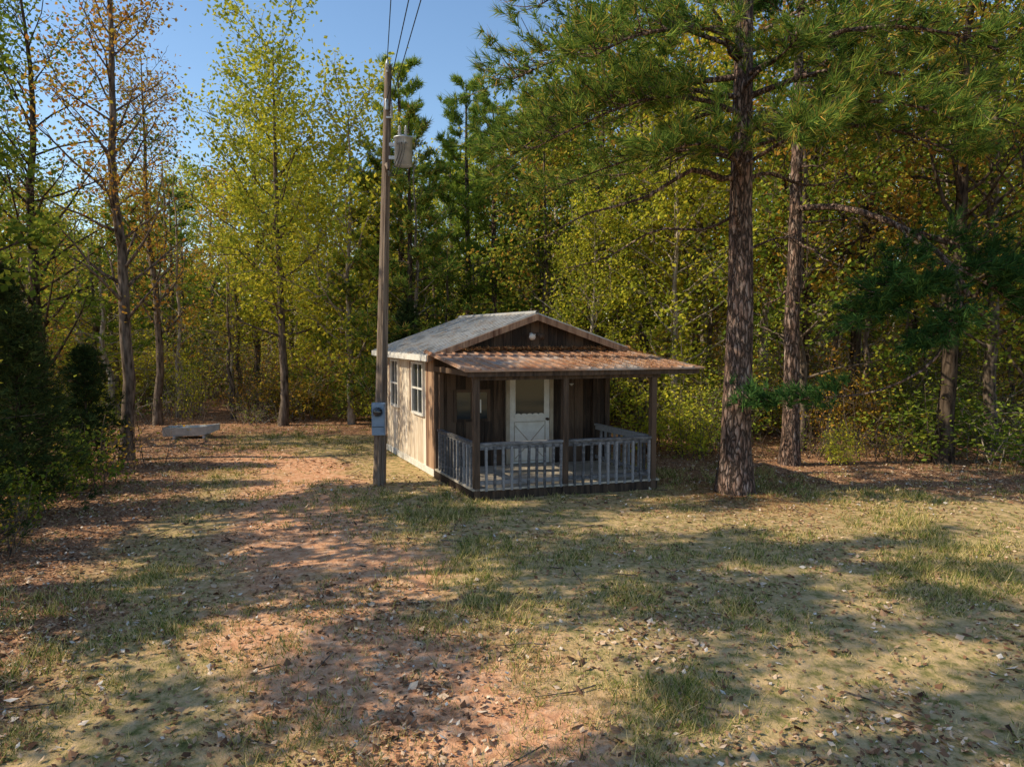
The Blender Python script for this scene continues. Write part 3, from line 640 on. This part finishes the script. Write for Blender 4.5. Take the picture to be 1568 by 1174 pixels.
cpart('porch_lamp',mb,[M_dark,M_white])

# ------------------------------------------------------------------ utility pole
M_pole=noisemat('pole_wood',(0.085,0.056,0.04),(0.30,0.23,0.175),(20,20,1.2),.9,.5)
M_galv=noisemat('galvanised_grey',(0.34,0.37,0.40),(0.54,0.57,0.60),(4,4,4),.45,.03,metal=.3,spec=.5)
M_blue=noisemat('meter_box_paint',(0.18,0.25,0.34),(0.27,0.36,0.47),(4,4,4),.5,.03,spec=.5)
M_black=noisemat('black_rubber',(0.012,0.012,0.012),(0.03,0.03,0.03),(5,5,5),.5,0)
pb=np.array([-2.61,13.3,-.1]); pt=np.array([-2.33,13.3,8.0])
pole=empty('utility_pole',(pb[0],pb[1],0))
def ppart(name,mb,mats):
    o=obj(name,mb.mesh(name,mats)); o.parent=pole; o.location=(-pb[0],-pb[1],0)
def pp_(z): t=(z-pb[2])/(pt[2]-pb[2]); return pb+(pt-pb)*t
mb=MB(); zs=np.linspace(-.1,8,14); mb.tube([pp_(z) for z in zs],.13-.065*(zs/8),16,0); mb.tube([pp_(8),pp_(8)+np.array([0,0,.01])],[.065,.0005],16,0)
ppart('pole_shaft',mb,[M_pole])
mb=MB(); c=pp_(6.4)+np.array([.33,-.05,0])
mb.tube([c+np.array([0,0,z]) for z in (-.29,-.28,-.27,.22,.225,.25,.27)],[.001,.13,.17,.17,.185,.185,.001],20,0)
mb.tube([c+np.array([0,0,.26]),c+np.array([0,0,.3])],[.12,.04],16,0)
for s in (-.06,.06):
    mb.tube([c+np.array([s,-.05,z]) for z in (.25,.3,.31,.35,.36,.40,.41,.46)],[.02,.02,.04,.02,.04,.02,.03,.01],10,0)
for s in (-.08,0,.08): mb.tube([c+np.array([s,-.16,.1]),c+np.array([s,-.22,.1])],[.022,.018],8,0)
for z in (-.12,.12): mb.box(pp_(6.4+z)[0]+.06,c[0]-.15,c[1]-.03,c[1]+.03,c[2]+z-.03,c[2]+z+.03,0)
ppart('transformer',mb,[M_galv])
mb=MB(); c=pp_(7.85)
mb.tube([c+np.array([0.0,-.06,z]) for z in (0,.06,.07,.11,.12,.18,.24)],[.02,.02,.045,.03,.045,.03,.01],10,0)
c=pp_(7.0); mb.tube([c+np.array([.1,-.08,z]) for z in (0,.05,.06,.1,.11,.16,.17,.3)],[.015,.02,.035,.02,.035,.02,.03,.012],10,0); mb.box(c[0],c[0]+.12,c[1]-.1,c[1]-.06,c[2],c[2]+.03,0)
c=pp_(7.25); mb.tube([c+np.array([.0,-.08,z]) for z in (-.1,-.05,0,.05,.1)],[.03,.04,.03,.04,.03],10,0)
ppart('insulators',mb,[M_galv])
mb=MB(); 
def bev(mb,x0,x1,y0,y1,z0,z1,mat):
    mb.box(x0,x1,y0,y1,z0,z1,mat); mb.box(x0+.012,x1-.012,y0-.012,y0-.0005,z0+.012,z1-.012,mat)
c=pp_(1.35); bev(mb,c[0]-.125,c[0]+.125,c[1]-.27,c[1]-.125,1.02,1.64,0)
mb.tube([(c[0],c[1]-.283,1.47),(c[0],c[1]-.32,1.47),(c[0],c[1]-.37,1.47),(c[0],c[1]-.385,1.47),(c[0],c[1]-.386,1.47)],[.085,.085,.07,.04,.0005],18,1)
mb.tube([(c[0],c[1]-.282,1.47),(c[0],c[1]-.30,1.47)],[.1,.1],18,0)
mb.box(c[0]-.11,c[0]+.11,c[1]-.29,c[1]-.284,1.18,1.19,2)
ppart('electric_meter_box',mb,[M_blue,M_glass,M_black])
mb=MB(); mb.tube([pp_(z)+np.array([.03,-.15+.007*z,0]) for z in (1.64,3,4.5,6.0)],[.025]*4,8,0); mb.tube([pp_(z)+np.array([.02,-.17,0]) for z in (-.05,.5,1.02)],[.03]*3,8,0)
c=pp_(6.0); mb.tube([c+np.array([.03,-.11,0]),c+np.array([.03,-.13,.12]),c+np.array([.06,-.2,.12]),c+np.array([.08,-.24,.02])],[.03,.045,.045,.02],8,0)
ppart('conduit',mb,[M_pole])
mb=MB(); c=pp_(6.0)+np.array([.08,-.22,.03]); t=pp_(6.4)+np.array([.33,-.27,.1])
for s in (-.05,0,.05): mb.tube(sm([c,c+np.array([.1+s,-.1,-.15]),t+np.array([s,-.05,-.2]),t+np.array([s,0,0])],10),[.008]*10,4,0)
k=pp_(7.85)+np.array([0,-.06,.2]); mb.tube(sm([k,k+np.array([.15,-.1,-.5]),pp_(6.4)+np.array([.3,-.15,.9]),pp_(6.4)+np.array([.27,-.1,.46])],10),[.006]*10,4,0)
ppart('drop_cables',mb,[M_black])
mb=MB()
def wire(p,q,sag,rr): 
    t=np.linspace(0,1,40)[:,None]; pts_=np.array(p)*(1-t)+np.array(q)*t; pts_[:,2]-=sag*4*(t*(1-t))[:,0]; mb.tube(pts_,[rr]*40,4,0)
wire(pp_(7.85)+np.array([0,-.06,.24]),(6.5,-30,9.3),.5,.008)
wire(pp_(7.25)+np.array([0,-.1,.05]),(9.0,-30,9.4),.3,.008)
wire(pp_(7.05)+np.array([.1,-.1,.25]),(9.9,-30,9.4),.3,.008)
obj('power_line',mb.mesh('power_line',[M_black]))

M_boat=noisemat('boat_aluminium',(0.34,0.35,0.34),(0.6,0.6,0.58),(3,3,3),.5,.05,metal=.2)
mb=MB(); ns=13; rows=[]
for i in range(ns):
    t=i/(ns-1); x=-1.1+2.2*t; w=.42*(1-max(0,(t-.55)/.45)**2*.75); zb_=.12+max(0,(t-.6)/.4)**2*.18; zt=.42+max(0,(t-.5)/.5)**2*.08
    rows.append([(x,-w,zt),(x,-w*.82,zb_),(x,w*.82,zb_),(x,w,zt),(x,w-.03,zt),(x,w*.82-.03,zb_+.03),(x,-w*.82+.03,zb_+.03),(x,-w+.03,zt)])
v=np.array(rows).reshape(-1,3); f=[]
for i in range(ns-1):
    for j in range(8): f.append([i*8+j,i*8+(j+1)%8,(i+1)*8+(j+1)%8,(i+1)*8+j])
mb.add(v,f,0); mb.add(rows[0][:4],[[0,1,2,3]],0); mb.add(rows[-1][:4],[[3,2,1,0]],0)
for x in (-.5,.2): mb.box(x,x+.22,-.36,.36,.33,.36,0)
for x in (-.7,.5): mb.box(x,x+.1,-.4,.4,0,.115,0)
obj('rowboat',mb.mesh('rowboat',[M_boat]),loc=(-9.1,19.4,.0),rot=.15,scale=(.66,.7,.8))

# ------------------------------------------------------------------ light, sky, camera
sd=Vector((-.97,-.13,0)).normalized(); el=R(39); sv=Vector((sd.x*math.cos(el),sd.y*math.cos(el),math.sin(el)))
sun=bpy.data.lights.new('sun','SUN'); sun.energy=5; sun.angle=R(.5); sun.color=(1,.88,.66)
so=bpy.data.objects.new('sun',sun); scene.collection.objects.link(so); so.rotation_euler=sv.to_track_quat('Z','Y').to_euler(); so.location=(-20,-5,20)
wd=bpy.data.worlds.new('World'); scene.world=wd; wd.use_nodes=True; nt=wd.node_tree
bg=nt.nodes['Background']; sk=nt.nodes.new('ShaderNodeTexSky'); sk.sky_type='NISHITA'; sk.sun_disc=False; sk.sun_elevation=el; sk.sun_rotation=math.atan2(sd.x,sd.y); sk.dust_density=.3; sk.ozone_density=1.4; sk.air_density=1.1
hs=nt.nodes.new('ShaderNodeHueSaturation'); hs.inputs['Saturation'].default_value=1.1; hs.inputs['Value'].default_value=1.25
nt.links.new(sk.outputs[0],hs.inputs['Color']); nt.links.new(hs.outputs[0],bg.inputs[0]); bg.inputs[1].default_value=.15
cam=bpy.data.cameras.new('camera'); cam.sensor_width=36; cam.lens=24.1; cam.clip_end=3000; cam.clip_start=.05
co=bpy.data.objects.new('camera',cam); scene.collection.objects.link(co); co.location=(0,0,2.95); co.rotation_euler=(R(90-4.1),0,0)
scene.camera=co
scene.view_settings.view_transform='Standard'; scene.view_settings.look='None'; scene.view_settings.exposure=0
